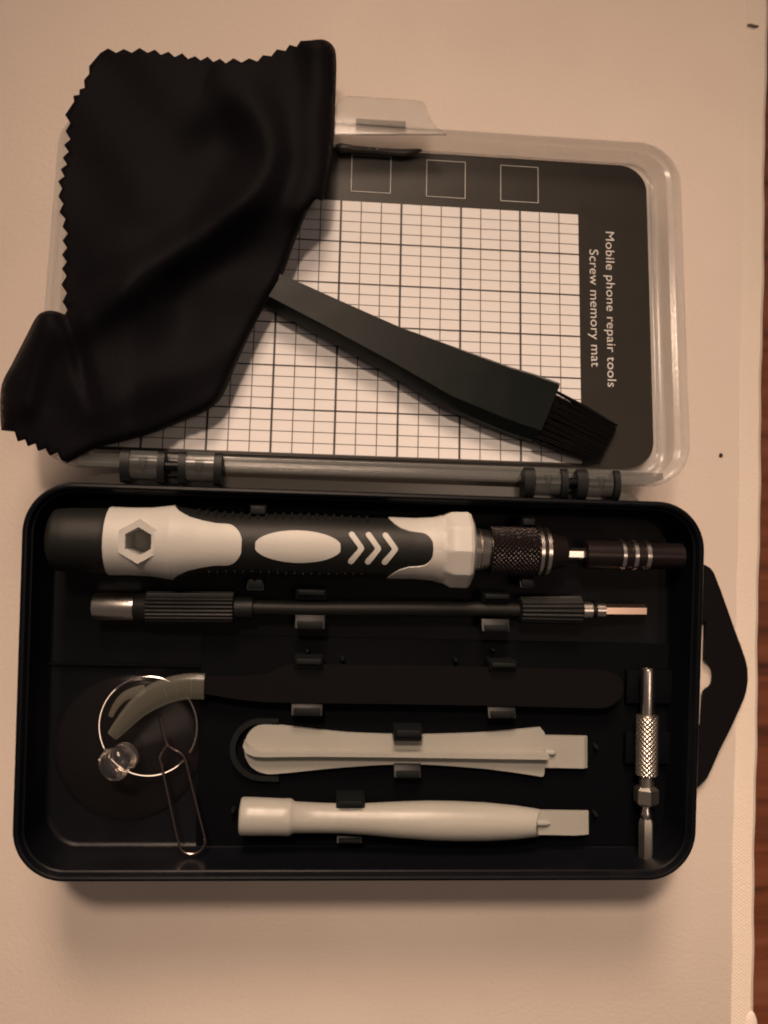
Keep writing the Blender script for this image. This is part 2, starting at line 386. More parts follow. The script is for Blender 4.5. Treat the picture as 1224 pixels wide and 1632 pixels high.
obj('inner_bead', bm, 'lid', lid)
# latch tab at the far side
bm = bmesh.new()
px = [(520, 214), (527, 192), (531, 172), (538, 156), (546, 147), (556, 143.5), (600, 146), (640, 148.5), (668, 150.5), (676, 154), (681, 162), (684, 176), (689, 190), (697, 202), (706, 207), (712, 213), (522, 213)]
pl = [LL(x, y, .0088) for x, y in px]; pl = [(p.x, p.y) for p in pl]
def lt1(x, y): d = max(0, y - .017); return LW(x, y, .0088 - d * .22)
plate(bm, [pl], lambda x, y: lt1(x, y) - Vector((0, 0, .0011)), lt1)
bmesh.ops.bevel(bm, geom=[e for e in bm.edges if e.is_manifold and e.calc_face_angle(0) > 1], offset=.0003, segments=2, affect='EDGES')
M['latch'] = mat('frosted_latch_plastic', (.40, .38, .34), .25, spec=.5, alpha=.44)
latch = obj('latch_tab', bm, 'latch', lid)
bm = bmesh.new()
a, b = LL(567, 196, .0085), LL(646, 201, .0085)
for s in (0,):
    q = [(a.x, a.y - .0008), (b.x, b.y - .0008), (b.x, b.y + .0008), (a.x, a.y + .0008)]
    plate(bm, [q], lambda x, y: lt1(x, y), lambda x, y: lt1(x, y) + Vector((0, 0, .0016)))
obj('latch_bar', bm, 'lid_thick', latch)
bm = bmesh.new()   # dark strip as painted shade in the gap under the latch, by the card
M['gap_shade'] = mat('dark_gap_shade', (.035, .030, .024), .25, spec=.5)
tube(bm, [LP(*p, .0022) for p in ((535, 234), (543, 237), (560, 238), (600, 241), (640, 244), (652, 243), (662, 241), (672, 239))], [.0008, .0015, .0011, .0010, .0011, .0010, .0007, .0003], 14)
obj('gap_shade_strip', bm, 'gap_shade', lid)
# thick translucent wall along the hinge
bm = bmesh.new()
def hb(u, v, h): return LW(u, v, h)
for (v0, v1, h0, h1) in ((V0 + .0008, V0 + .0034, .0035, .0094),):
    lp = [(U0 + .011, v0), (U1 - .011, v0), (U1 - .008, v0 + .001), (U1 - .008, v1), (U0 + .008, v1), (U0 + .008, v0 + .001)]
    plate(bm, [lp], lambda x, y: hb(x, y, h0), lambda x, y: hb(x, y, h1))
bmesh.ops.bevel(bm, geom=[e for e in bm.edges if e.calc_face_angle(0) > 1], offset=.0005, segments=3, affect='EDGES')
obj('hinge_wall', bm, 'lid_thick', lid)
bm = bmesh.new()   # flange reaching from lid wall towards the tray, with rounded ends
q = [(128, 768), (140, 761), (160, 756), (200, 753), (500, 765), (900, 779), (985, 783), (1010, 789), (1018, 797), (1018, 803), (128, 775)]
plate(bm, [q], lambda x, y: P(x, y, .0240), lambda x, y: P(x, y, .0250))
M['flange'] = mat('smoky_clear_plastic', (.055, .055, .05), .2, spec=.5, alpha=.55)
obj('hinge_flange', bm, 'flange', lid)
# hinges
def hinge(xs, y0, y1):
    hz = .0300
    hg = None
    def row(px): return (px - xs[0]) * math.tan(R_(2.0))
    bm = bmesh.new()          # dark axle between the two knuckles
    xa, xb = xs[0] - 2, xs[7] + 2; ym = (y0 + y1) / 2 - 2
    A, B = P(xa + 4, ym + row(xa), hz - .001), P(xb - 4, ym + row(xb), hz - .001)
    lathe(bm, A, B, [(0, .0013), (1, .0013)], 20); hg = obj('hinge', bm, 'black', case)
    for i in (0, 2, 4, 6):
        bm = bmesh.new(); xc = (xs[i] + xs[i + 1]) / 2; w = xs[i + 1] - xs[i]; yc = (y0 + y1) / 2 + row(xc)
        C = P(xc, yc, hz); k = K(hz); hh = (y1 - y0) / 2 * k; lo = []
        for s in (-1, 1):
            l = []
            for t in range(0, 181, 15): l.append(C + TU * s * w * k / 2 + TV * math.cos(R_(t)) * hh + Vector((0, 0, math.sin(R_(t)) * .0022 - .001)))
            l.append(C + TU * s * w * k / 2 - TV * hh + Vector((0, 0, -.009))); l.append(C + TU * s * w * k / 2 + TV * hh * .2 + Vector((0, 0, -.009)))
            lo.append(l)
        rings(bm, lo); bmesh.ops.bevel(bm, geom=[e for e in bm.edges if e.calc_face_angle(0) > 1.2], offset=.0002, segments=2, affect='EDGES')
        obj('hinge_arm', bm, 'clip', hg)
    for i in (1, 5):
        bm = bmesh.new(); x0, x1 = xs[i] + .5, xs[i + 1] - .5; xc = (x0 + x1) / 2; yc = (y0 + y1) / 2 + row(xc) - 2; k = K(hz)
        C = P(xc, yc, hz); hh = (y1 - y0) / 2 * k * .9; lo = []
        for s in (-1, 1):
            l = [C + TU * s * (x1 - x0) * k / 2 + TV * math.cos(R_(t)) * hh + Vector((0, 0, math.sin(R_(t)) * .0024 - .0016)) for t in range(0, 181, 12)]
            l += [p - Vector((0, 0, .0009)) - TV * .0 for p in reversed(l)]
            lo.append(l)
        rings(bm, lo); kn = obj('knuckle', bm, 'lid_thick', hg)
        bm = bmesh.new(); w2 = (x1 - x0) * k * .16
        lathe(bm, C + TV * hh * .5 + Vector((0, 0, .0004)), C - TV * hh * .45 + Vector((0, 0, .0004)), [(0, w2), (.4, w2 * .95), (.75, w2 * .7), (1, w2 * .2)], 16)
        obj('moulded_boss', bm, 'lid_thick', kn)
    bm = bmesh.new(); xa, xb = xs[3], xs[4]; yc = y1 - 6 + row((xa + xb) / 2); pbox(bm, (xa + xb) / 2, yc, xb - xa, 13, .021, .0262, .0002); obj('hinge_stop', bm, 'clip', hg)
hinge([192, 206, 251, 262, 284.5, 295.5, 341, 353], 716, 768)
hinge([835, 852, 894, 905, 919, 936, 978, 988], 744, 793)

# ================================================================== MAT CARD
CA, CB = .00569455, .00306224
mc = LW(.0, -.074, .0002)
mat_root = empty('screw_mat', mc, 'black and white printed grid card lying inside the clear lid', 'card')
bm = bmesh.new()
plate(bm, [rrect(-.0705, .0889, -.0741, .0162, .0078, 12)], lambda x, y: LW(x, y, .0003), lambda x, y: LW(x, y, .0006))
obj('card_sheet', bm, 'card', mat_root)
bm = bmesh.new()
gu0, gu1, gv0 = -12 * CA, 12 * CA, -24 * CB
nx, nyy = 24, 24
plate(bm, [[(gu0, gv0), (gu1, gv0), (gu1, 0), (gu0, 0)]], lambda x, y: LW(x, y, .00061), lambda x, y: LW(x, y, .00066))
obj('grid_panel', bm, 'paper', mat_root)
def quads(bm, l, h0=.00068, h1=.00071):
    for x0, y0, x1, y1 in l: plate(bm, [[(x0, y0), (x1, y0), (x1, y1), (x0, y1)]], lambda x, y: LW(x, y, h0), lambda x, y: LW(x, y, h1))
thick, thin, thinv = [], [], []
for i in range(-12, 12):
    w = .00030 if i % 3 == 0 else .00015; (thick if i % 3 == 0 else thinv).append((i * CA - w, gv0, i * CA + w, 0))
for j in range(1, 25):
    w = .00020 if j % 4 == 0 else .000125; (thick if j % 4 == 0 else thin).append((gu0, -j * CB - w, gu1, -j * CB + w))
bm = bmesh.new(); quads(bm, thick, .00073, .00075); obj('heavy_grid_lines', bm, 'ink', mat_root)
bm = bmesh.new(); quads(bm, thin, .00068, .000685); quads(bm, thinv, .00069, .000705); obj('fine_grid_lines', bm, 'thin_ink', mat_root)
for u0, v0, s in ((.0026, .0030, .0113), (.0241, .0028, .0113), (.0456, .0028, .0111), (-.0189, .0030, .0113), (-.0404, .0030, .0113)):
    bm = bmesh.new(); w = .00014
    plate(bm, [[(u0, v0), (u0 + s, v0), (u0 + s, v0 + s), (u0, v0 + s)], [(u0 + w, v0 + w), (u0 + s - w, v0 + w), (u0 + s - w, v0 + s - w), (u0 + w, v0 + s - w)]],
          lambda x, y: LW(x, y, .0007), lambda x, y: LW(x, y, .00072)); obj('printed_square', bm, 'white_ink', mat_root)
def text(s, a, b, cap):
    """text running from lid-plane pixel a to b"""
    cu = bpy.data.curves.new('t', 'FONT'); cu.body = s; cu.size = 1; cu.extrude = 0; cu.space_character = 1.04; cu.offset = -.003
    o = link(bpy.data.objects.new('t', cu)); dg = bpy.context.evaluated_depsgraph_get(); dg.update()
    me = bpy.data.meshes.new_from_object(o.evaluated_get(dg)); bpy.data.objects.remove(o)
    xs = [v.co.x for v in me.vertices]; x0, x1 = min(xs), max(xs)
    A, B = LL(*a, .0007), LL(*b, .0007); d = B - A; ln = d.length; d.normalize(); n = Vector((-d.y, d.x, 0))
    bm = bmesh.new(); bm.from_mesh(me)
    for v in bm.verts:
        q = A + d * ((v.co.x - x0) / (x1 - x0) * ln) + n * (v.co.y / .70 * cap); v.co = LW(q.x, q.y, .00072)
    return obj('lettering', bm, 'white_ink', mat_root)
text('Mobile phone repair tools', (965.2, 369.2), (968.6, 616.5), .00255)
text('Screw memory mat', (939.4, 397.5), (942.6, 584.5), .00262)

# ================================================================== SCREWDRIVER
AZ = .0252; k = K(AZ)
A, B = P(84, 859.5, AZ), P(902, 880, AZ)
def T(px): return (px - 84) / (902 - 84)
sd = empty('screwdriver', (A + B) / 2 - Vector((0, 0, .0092)), 'thick black and ivory screwdriver handle with hexagon hole, ellipse and arrow inlays', 'screwdriver')
HP = [(84, 40), (86, 45), (90, 48), (110, 50), (170, 51), (174, 52.2), (200, 51.5), (235, 52.4), (262, 56), (272, 57.5), (285, 56), (310, 52), (350, 48.5), (400, 47.5), (460, 49.5), (500, 49), (560, 47), (610, 48), (650, 47.5), (680, 49.5), (695, 53), (703, 58), (710, 61), (736, 61.5), (742, 57), (744, 44)]
def hr(px):
    for (a, ra), (b, rb) in zip(HP, HP[1:]):
        if a <= px <= b: return ra + (rb - ra) * (px - a) / (b - a)
    return HP[-1][1]
bm = bmesh.new(); lathe(bm, A, B, [(T(84 + (744 - 84) * i / 130), min(51, hr(84 + (744 - 84) * i / 130)) * k if i > 120 else hr(84 + (744 - 84) * i / 130) * k) for i in range(131)], 72)
ax = (B - A).normalized(); e1 = ax.cross(Vector((0, 0, 1))).normalized(); e2 = e1.cross(ax).normalized()   # e1 points down-picture
HEX = P(221, 863.5, AZ + .008); HEX.z = 0
def inhex(v, r):
    d = v - HEX; x, y = d.dot(ax), d.dot(e1); return v.z > AZ and max(abs(x), abs(x) * .5 + abs(y) * .866) < r * .866
def cut(bm, r):
    bmesh.ops.delete(bm, geom=[f for f in bm.faces if inhex(f.calc_center_median(), r)], context='FACES')
cut(bm, 27 * k)
grip = obj('grip', bm, 'rubber', sd, 50)
def on_handle(px, ph, lift): r = hr(px) * k + lift; return A + ax * ((px - 84) / (902 - 84) * (B - A).length) + e1 * (math.sin(ph) * r) + e2 * (math.cos(ph) * r)
def inlay(name, x0, x1, lohi, mtl, lift=.00022, ns=70, nq=26, cuthex=False, xof=None):
    """strip on the handle surface; lohi(x) -> lateral pixel offsets (lo, hi) from the axis, or None for the full half turn"""
    bm = bmesh.new(); rows = []
    for i in range(ns + 1):
        s = i / ns; x = x0 + (x1 - x0) * s; lo, hi = lohi(x); r = hr(x)
        a0 = math.asin(max(-1, min(1, lo / r))) if lo > -900 else -1.9; a1 = math.asin(max(-1, min(1, hi / r))) if hi < 900 else 1.9
        row = []
        for j in range(nq + 1):
            edge = min(j, nq - j) == 0 or i in (0, ns)
            row.append(bm.verts.new(on_handle(x, a0 + (a1 - a0) * j / nq, -.0004 if edge else lift)))
        rows.append(row)
    for i in range(ns):
        for j in range(nq): bm.faces.new((rows[i][j], rows[i][j + 1], rows[i + 1][j + 1], rows[i + 1][j]))
    if cuthex: cut(bm, 27 * k)
    return obj(name, bm, mtl, sd, 60)
def lerp(tab, x):
    for (a, ra), (b, rb) in zip(tab, tab[1:]):
        if a <= x <= b: return ra + (rb - ra) * (x - a) / (b - a)
    return tab[-1][1]
def left_shell(x):
    if x < 272: return (-999, 999)
    tu = [(272, 57), (285, 48), (300, 41), (320, 36), (340, 32.5), (362, 32)]; w = lerp(tu, x)
    if x > 356: w = 32 * math.sqrt(max(0, 1 - ((x - 356) / 26) ** 2)) + .05
    return (-w, w)
inlay('ivory_shell', 172, 382, left_shell, 'white', ns=150, nq=60, cuthex=True)
inlay('ivory_ellipse', 400, 534, lambda x: (-(26 * math.sqrt(max(0, 1 - ((x - 467) / 67) ** 2)) + .05), 26 * math.sqrt(max(0, 1 - ((x - 467) / 67) ** 2)) + .05), 'white')
# right shell: two horns round the black tongue + collar with flats
for sgn in (-1, 1):
    def horn(x, sgn=sgn):
        tu = [(608, 46.5), (616, 38), (626, 31), (640, 26), (655, 24.5)]; w = lerp(tu, x) if x < 655 else (24.5 * math.sqrt(max(0, 1 - ((x - 655) / 22) ** 2)) if x < 676 else -4)
        return (w, 999) if sgn > 0 else (-999, -w)
    inlay('ivory_horn', 608, 694, horn, 'white', ns=90, nq=30)
bm = bmesh.new()
def flats(t, ph, r):
    if r < 56 * k: return r
    q = (ph + math.pi / 10) % (math.pi / 5) - math.pi / 10; return min(r, r * .955 / math.cos(q))
lathe(bm, A, B, [(T(x), hr(min(x, 744)) * k + .0003) for x in (690, 694, 698, 702, 705, 709, 711, 720, 735, 740)] + [(T(745), 50 * k), (T(747), 36 * k)], 120, flats)
obj('ivory_nut', bm, 'white', sd, 25)
for n in range(3):     # arrow inlays
    bm = bmesh.new(); tip = 569 + 26.2 * n; W_, H_ = 24.5, 24.5
    pin = [(tip - W_, -H_ + 3), (tip - W_ + 4, -H_), (tip - W_ + 8, -H_ + 1.5), (tip - 1.5, -3.5), (tip, 0), (tip - 1.5, 3.5), (tip - W_ + 8, H_ - 1.5), (tip - W_ + 4, H_), (tip - W_, H_ - 3), (tip - W_ + 1, H_ - 6.5), (tip - 10, 1.5), (tip - 10, -1.5), (tip - W_ + 1, -H_ + 6.5)]
    def dens(l):
        o = []
        for (a, b), (c, d) in zip(l, l[1:] + l[:1]):
            m_ = max(1, int(math.hypot(c - a, d - b) / 3)); o += [(a + (c - a) * i / m_, b + (d - b) * i / m_) for i in range(m_)]
        return o
    f = lambda h: (lambda x, y: on_handle(x, math.asin(y / hr(x)), h))
    plate(bm, [dens(pin)], f(-.0002), f(.00035)); obj('ivory_arrow', bm, 'white', sd, 60)
# hexagon boss with its hole
bm = bmesh.new()
def hx(r, z): return [HEX + ax * (r * k * math.sin(R_(60 * i))) + e1 * (r * k * math.cos(R_(60 * i))) + Vector((0, 0, z)) for i in range(6)]
zt = AZ + 52 * k - .0002
rings(bm, [hx(35, zt - .0045), hx(34, zt + .0000), hx(33, zt + .0004), hx(22.5, zt + .0004), hx(21.5, zt + .0001), hx(20.5, zt - .0100)], cap0=False)
obj('hexagon_hole', bm, 'white', sd, 20)
bm = bmesh.new()       # ribs moulded along the sides of the grip
for sgn, (xa, xb) in ((-1, (310, 575)), (1, (330, 575))):
    x = xa
    while x < xb:
        cpt = on_handle(x, sgn * 1.12, .0); c2 = on_handle(x, sgn * 1.75, 0)
        tube(bm, [on_handle(x, sgn * q, .0001) for q in (1.0, 1.15, 1.3, 1.5, 1.7)], [.0002, .00045, .0005, .0005, .0004], 8); x += 13.2
obj('grip_ribs', bm, 'rubber', grip)
# metal collar and knurled chuck
def band(name, x0, x1, r, mtl, parent, e=2, fn=T, n=56, mod=None, seg=1, Aa=None, Bb=None, kk=None, r2=None):
    kk = kk or k; r2 = r if r2 is None else r2; bm = bmesh.new()
    pr = [(fn(x0), (r - e) * kk)] + [(fn(x0 + e * .6 + (x1 - x0 - e * 1.2) * i / seg), (r + (r2 - r) * i / seg) * kk) for i in range(seg + 1)] + [(fn(x1), (r2 - e) * kk)]
    lathe(bm, Aa or A, Bb or B, pr, n, mod); return obj(name, bm, mtl, parent, 40)
band('steel_collar', 743, 757, 37, 'steel', sd, r2=35)
band('steel_collar', 757, 774, 34.5, 'steel', sd, r2=31.5)
def kn(turns, pitch, depth, cnt):
    def f(t, ph, r): return r - depth * (1 - abs(math.sin(.5 * (cnt * ph + pitch * t))) ) * .9 - depth * (1 - abs(math.sin(.5 * (cnt * ph - pitch * t)))) * .9
    return f
def knurl(name, x0, x1, r, mtl, parent, Aa, Bb, fn, kk, cnt=30, depth=.00042, nx=70, na=240, rev=1):
    pit = cnt / (r * kk) * (Bb - Aa).length * 1.15; bm = bmesh.new(); fm = kn(0, pit, depth, cnt)
    pr = [(fn(x0), (r - 3) * kk)] + [(fn(x0 + 1 + (x1 - x0 - 2) * i / nx), r * kk) for i in range(nx + 1)] + [(fn(x1), (r - 3) * kk)]
    lathe(bm, Aa, Bb, pr, na, lambda t, ph, rr: fm(t, ph, rr) if rr >= r * kk - 1e-9 else rr); return obj(name, bm, mtl, parent, 30)
knurl('knurled_chuck', 774, 851, 40, 'dark_metal', sd, A, B, T, k)
band('chuck_ring', 851, 857.5, 40, 'steel', sd, 1); band('chuck_groove', 857, 863.5, 38, 'dark_metal', sd, 1); band('chuck_ring', 863, 870, 39, 'steel', sd, 1)
band('chuck_nose', 869, 902, 31, 'dark_metal', sd, 4, r2=24)

# ------------------------------------------------------------------ socket extension plugged into the chuck
EA, EB = P(900, 882.5, AZ), P(1086, 887, AZ)
def TE(px): return (px - 900) / 186
ex = empty('bit_extension', (EA + EB) / 2 - Vector((0, 0, .004)), 'slim black metal extension with three silver rings, plugged into the tip of the thick screwdriver', 'extension')
bm = bmesh.new(); lathe(bm, EA, EB, [(TE(896), 9 * k), (TE(934), 9 * k)], 6, lambda t, p, r: r * 1.08); obj('hex_shank', bm, 'steel', ex, 20)
x = 931
for x1, rr, mt, nm in ((985, 23, 'dark_metal', 'barrel'), (991.5, 25, 'steel', 'silver_ring'), (1003.5, 22, 'dark_metal', 'barrel'), (1010.5, 25, 'steel', 'silver_ring'), (1023, 22, 'dark_metal', 'barrel'), (1030.5, 25, 'steel', 'silver_ring'), (1085.5, 21.5, 'dark_metal', 'barrel')):
    band(nm, x, x1, rr, mt, ex, 1.2, fn=TE, Aa=EA, Bb=EB); x = x1 - .3

# ================================================================== FLEXIBLE SHAFT
FZ = FLOOR + .0046; kf = K(FZ); FA, FB = P(150, 967, FZ), P(1031, 973, FZ)
def TF(px): return (px - 150) / 881
fs = empty('flexible_shaft', (FA + FB) / 2 - Vector((0, 0, .004)), 'long thin black flexible extension with silver socket end, lying below the screwdriver', 'flexible shaft')
bm = bmesh.new()
lathe(bm, FA, FB, [(TF(212), 15 * kf), (TF(212), 21.5 * kf), (TF(152), 21.5 * kf), (TF(150), 20.5 * kf), (TF(150), 15 * kf), (TF(180), 14 * kf)], 56); obj('socket', bm, 'steel', fs)
band('grip_neck', 208, 236, 20, 'rubber', fs, 3, fn=TF, Aa=FA, Bb=FB, kk=kf, r2=24)
rib = lambda n_, d: (lambda t, ph, r: r - d * (.5 + .5 * math.cos(n_ * ph)) ** 2)
band('ribbed_grip', 230, 366, 26, 'rubber', fs, 3, fn=TF, Aa=FA, Bb=FB, kk=kf, n=192, mod=rib(24, .00045))
band('stepped_neck', 364, 395, 18, 'rubber', fs, 2, fn=TF, Aa=FA, Bb=FB, kk=kf)
bm = bmesh.new(); tube(bm, [P(388, 968, FZ), P(500, 970, FZ), P(650, 970, FZ), P(780, 971, FZ), P(826, 972, FZ)], 12.5 * kf, 20); obj('flexible_rod', bm, 'rubber', fs)
band('ribbed_collar', 818, 922, 22, 'rubber', fs, 5, fn=TF, Aa=FA, Bb=FB, kk=kf, n=160, mod=rib(18, .00045), r2=24)
band('steel_tip_ring', 920, 938, 14.5, 'steel', fs, 1, fn=TF, Aa=FA, Bb=FB, kk=kf)
band('tip_groove', 937, 946, 11.5, 'dark_metal', fs, 1, fn=TF, Aa=FA, Bb=FB, kk=kf)
band('steel_tip_ring', 945, 960, 12.5, 'steel', fs, 1, fn=TF, Aa=FA, Bb=FB, kk=kf)
bm = bmesh.new(); lathe(bm, FA, FB, [(TF(955), 10.5 * kf), (TF(1027), 10.5 * kf), (TF(1030), 8 * kf)], 6); M['copper'] = mat('copper_toned_steel', (.86, .64, .52), .26, metal=1)
obj('hex_tip', bm, 'copper', fs, 20)

# ================================================================== TWEEZERS
tz = empty('tweezers', P(640, 1092, FLOOR), 'flat black curved-tip tweezers, tips inside a clear rubber sleeve', 'tweezers')
prof = [(300, 1082), (330, 1078), (380, 1077.5), (415, 1076), (428, 1073), (442, 1065), (456, 1060.5), (480, 1059), (620, 1060), (800, 1064), (940, 1067), (966, 1069), (980, 1075), (988, 1085), (990, 1098), (987, 1112), (979, 1122), (966, 1128), (948, 1129),
        (800, 1125), (620, 1122), (480, 1120.5), (420, 1119), (380, 1115), (350, 1110), (328, 1106), (300, 1106)]
for z0, z1, dx in ((FLOOR + .0015, FLOOR + .0024, 4), (FLOOR + .0048, FLOOR + .0058, 0)):
    bm = bmesh.new(); plate(bm, [prof], lambda x, y: P(x + dx, y, z1) - Vector((0, 0, z1 - z0)), lambda x, y: P(x + dx, y, z1))
    bmesh.ops.bevel(bm, geom=[e for e in bm.edges if e.calc_face_angle(0) > 1], offset=.00012, segments=1, affect='EDGES')
    obj('arm', bm, 'tweezer', tz)
cen = smooth_path([(326, 1094), (300, 1094), (272, 1099), (245, 1110), (222, 1126), (205, 1143), (190, 1160), (179, 1173)], 6)
bm = bmesh.new(); zc = FLOOR + .0052; n = len(cen); rad = [(20.5 - 1 * i / n if i < n * .4 else 20.5 - .4 - 11.5 * ((i / n - .4) / .6)) for i in range(n)]
tube(bm, [P(c.x, c.y, zc) for c in cen], [r * K(zc) for r in rad], 22)
bmesh.ops.scale(bm, vec=(1, 1, .42), space=Matrix.Translation((0, 0, -zc)), verts=bm.verts)
sleeve = obj('rubber_sleeve', bm, 'sleeve', tz, 60)
bm = bmesh.new(); i2 = [i for i in range(n) if i > 1]
tube(bm, [P(cen[i].x, cen[i].y, zc) for i in i2], [max(.0004, rad[i] * K(zc) * .62) for i in i2], 14)
bmesh.ops.scale(bm, vec=(1, 1, .16), space=Matrix.Translation((0, 0, -zc)), verts=bm.verts); obj('curved_tip', bm, 'tweezer', tz)
bm = bmesh.new(); bp_ = smooth_path([(232, 1100), (212, 1104), (196, 1112), (184, 1126), (176, 1142)], 5)
tube(bm, [P(c.x, c.y, FLOOR + .0018) for c in bp_], [.0016 * (1 - .6 * i / len(bp_)) for i in range(len(bp_))], 14)
bmesh.ops.scale(bm, vec=(1, 1, .4), space=Matrix.Translation((0, 0, -(FLOOR + .0018))), verts=bm.verts); obj('rubber_sleeve', bm, 'sleeve', tz, label='lower sleeved tip')
for s in (.12, .24, .33):
    i = int(n * s); c = cen[i]; d = (cen[i + 1] - cen[i - 1]).normalized(); nn = Vector((-d.y, d.x, 0)); bm = bmesh.new()
    tube(bm, [P(c.x + nn.x * q * rad[i], c.y + nn.y * q * rad[i], zc + .0016 * math.sqrt(max(0, 1 - q * q)) * .9 + .00005) for q in (-.98, -.7, -.3, 0, .3, .7, .98)], .00012, 6)
    obj('sleeve_crease', bm, 'sleeve', sleeve)

# ================================================================== SUCTION CUP
SC = P(202, 1193, FLOOR + .002)
su = empty('suction_cup', (SC.x, SC.y, FLOOR), 'clear round suction cup with a knob and thin steel pull ring', 'suction cup')
bm = bmesh.new(); R0 = 113 * K(FLOOR + .001)
pr = [(0, R0), (.06, R0 * 1.0), (.10, R0 * .985), (.20, R0 * .90), (.38, R0 * .72), (.60, R0 * .50), (.85, R0 * .30), (1, R0 * .16), (.93, R0 * .14), (.72, R0 * .32), (.5, R0 * .5), (.3, R0 * .70), (.12, R0 * .88), (.02, R0 * .96)]
lathe(bm, (SC.x, SC.y, FLOOR + .0003), (SC.x, SC.y, FLOOR + .0055), pr, 96); obj('cup', bm, 'vinyl', su, 60)
kb = P(176.5, 1222, FLOOR + .0125); k0 = P(203, 1203, FLOOR + .005)
bm = bmesh.new(); lathe(bm, k0, kb, [(0, .0028), (.08, .0037), (.22, .0036), (.4, .0028), (.55, .0029), (.7, .0040), (.82, .0043), (.93, .0040), (1, .0026)], 48)
knob = obj('knob', bm, 'vinyl_knob', su, 60)
rc = (236, 1157.5); bm = bmesh.new(); zr0 = FLOOR + .0022
pts = []
for i in range(0, 97):
    a = R_(-40 - 352 * i / 96); x, y = rc[0] + 78 * math.cos(a), rc[1] - 79 * math.sin(a)
    z = FLOOR + .0030 + .0035 * max(0, math.cos(a - R_(220)))  # lifted where it threads the knob
    pts.append(P(x, y, z))
tube(bm, pts, .00027, 10); obj('pull_ring', bm, 'wire', su)

# ================================================================== SIM PIN
bm = bmesh.new(); zp = FLOOR + .0088
q = smooth_path([(255.5, 1143), (260, 1162), (267, 1186), (277, 1194.5), (287, 1200), (295, 1210), (303, 1242), (316, 1295), (326, 1334), (326.5, 1344), (320, 1355), (308, 1361), (295, 1359), (287, 1350), (279, 1320), (268, 1268), (258, 1222), (255, 1208), (259, 1198), (266, 1188)], 6)
tube(bm, [P(c.x, c.y, FLOOR + .0062 if c.y < 1215 else FLOOR + .0062) for c in q], .00034, 10)
pb = P(290, 1250, FLOOR); o = obj('sim_pin', bm, 'copper_wire', origin=pb)
tag(o, 'thin looped wire ejector pin lying across the suction cup ring', 'pin')

# ================================================================== SPUDGERS
sp = empty('flat_spudger', P(660, 1195, FLOOR), 'pale grey plastic pry tool with raised centre rib, flared flat handle', 'pry tool')
zs = FLOOR + .0032
ol = smooth_path([(388, 1190), (394, 1172), (404, 1161), (418, 1155.5), (450, 1157), (549, 1168), (640, 1171.5), (675, 1171.6), (758, 1169), (810, 1165), (862, 1160)], 5) + \
     smooth_path([(868, 1168), (868, 1230), (862, 1238)], 4) + smooth_path([(858, 1237), (810, 1230), (758, 1224), (654, 1218), (549, 1223), (445, 1233), (418, 1232), (400, 1222), (391, 1207)], 5)
ol = [(v.x, v.y) for v in ol]
bm = bmesh.new(); plate(bm, [ol], lambda x, y: P(x, y, zs) - Vector((0, 0, .0013)), lambda x, y: P(x, y, zs))
bmesh.ops.bevel(bm, geom=[e for e in bm.edges if e.calc_face_angle(0) > 1], offset=.0003, segments=2, affect='EDGES')
obj('handle', bm, 'grey_white', sp, 50)
bm = bmesh.new(); zr = zs + .0030
rb = [(388.5, 1183), (394, 1191), (404, 1197), (418, 1199), (500, 1199.5), (650, 1200.5), (780, 1201.5), (874, 1202), (876, 1206), (874, 1211), (780, 1209.5), (650, 1207.5), (500, 1206), (418, 1207), (404, 1206), (392, 1200), (387, 1190)]
plate(bm, [rb], lambda x, y: P(x, y, zr) - Vector((0, 0, .0036)), lambda x, y: P(x, y, zr))
bmesh.ops.bevel(bm, geom=[e for e in bm.edges if e.calc_face_angle(0) > 1], offset=.00035, segments=3, affect='EDGES')
obj('centre_rib', bm, 'grey_white', sp, 50)
def tip(x0, y0, x1, y1, xk, zt, parent, slope=.0009):
    bm = bmesh.new()
    lo = []
    for x, z1 in ((x0, zt), (xk, zt), (x1, zt - slope)):
        f = (x - x0) / (x1 - x0)
        l = []
        for y, z in ((y0, z1), (y1, z1), (y1, zt - .0016), (y0, zt - .0016)):
            p = P(x, y + 1.5 * f, zt); p.z = z; l.append(p)
        lo.append(l)
    rings(bm, lo); bmesh.ops.bevel(bm, geom=bm.edges[:], offset=.00012, segments=2, affect='EDGES'); return obj('blade', bm, 'grey_white', parent, 15)
tip(866, 1173, 938, 1224, 931, zs - .0001, sp)
bm = bmesh.new(); pa, pc = P(868, 1199, zs + .0002), P(886, 1200, zs + .0002); lathe(bm, pa, pc, [(0, .0009), (.8, .0008), (1, .0003)], 12); obj('nib', bm, 'grey_white', sp)

s2 = empty('round_spudger', P(660, 1305, FLOOR), 'pale grey plastic pry tool with rounded barrel handle, nearest the bottom wall of the tray', 'pry tool')
zb = FLOOR + .0052; kb2 = K(zb); SA, SB = P(382, 1300.5, zb), P(866, 1311.5, zb)
def TS(px): return (px - 382) / 484
sp_prof = [(382, 22), (383, 27), (386, 29), (400, 29), (448, 28), (459, 28.5), (463, 27), (467, 24), (500, 23), (540, 22.5), (580, 24), (630, 27.5), (680, 30), (720, 30.5), (770, 29.5), (820, 26), (850, 22.5), (860, 21)]
bm = bmesh.new()
vsx = lathe(bm, SA, SB, [(TS(a), r * kb2) for a, r in sp_prof], 48)
# oblique cut at the tip end: shear the last loops so that the top recedes
for li, amt in ((-1, 12), (-2, 8), (-3, 3)):
    for v in vsx[li]:
        v.co -= (SB - SA).normalized() * kb2 * amt * max(0, (v.co.z - zb) / (22 * kb2))
obj('handle', bm, 'grey_white', s2, 50)
tip(850, 1293, 940, 1331, 917, zb + .0002, s2, .0009)
bm = bmesh.new(); lathe(bm, P(848, 1311, zb + .0008), P(877, 1312, zb + .0004), [(0, .0010), (.8, .0008), (1, .0003)], 12); obj('nib', bm, 'grey_white', s2)

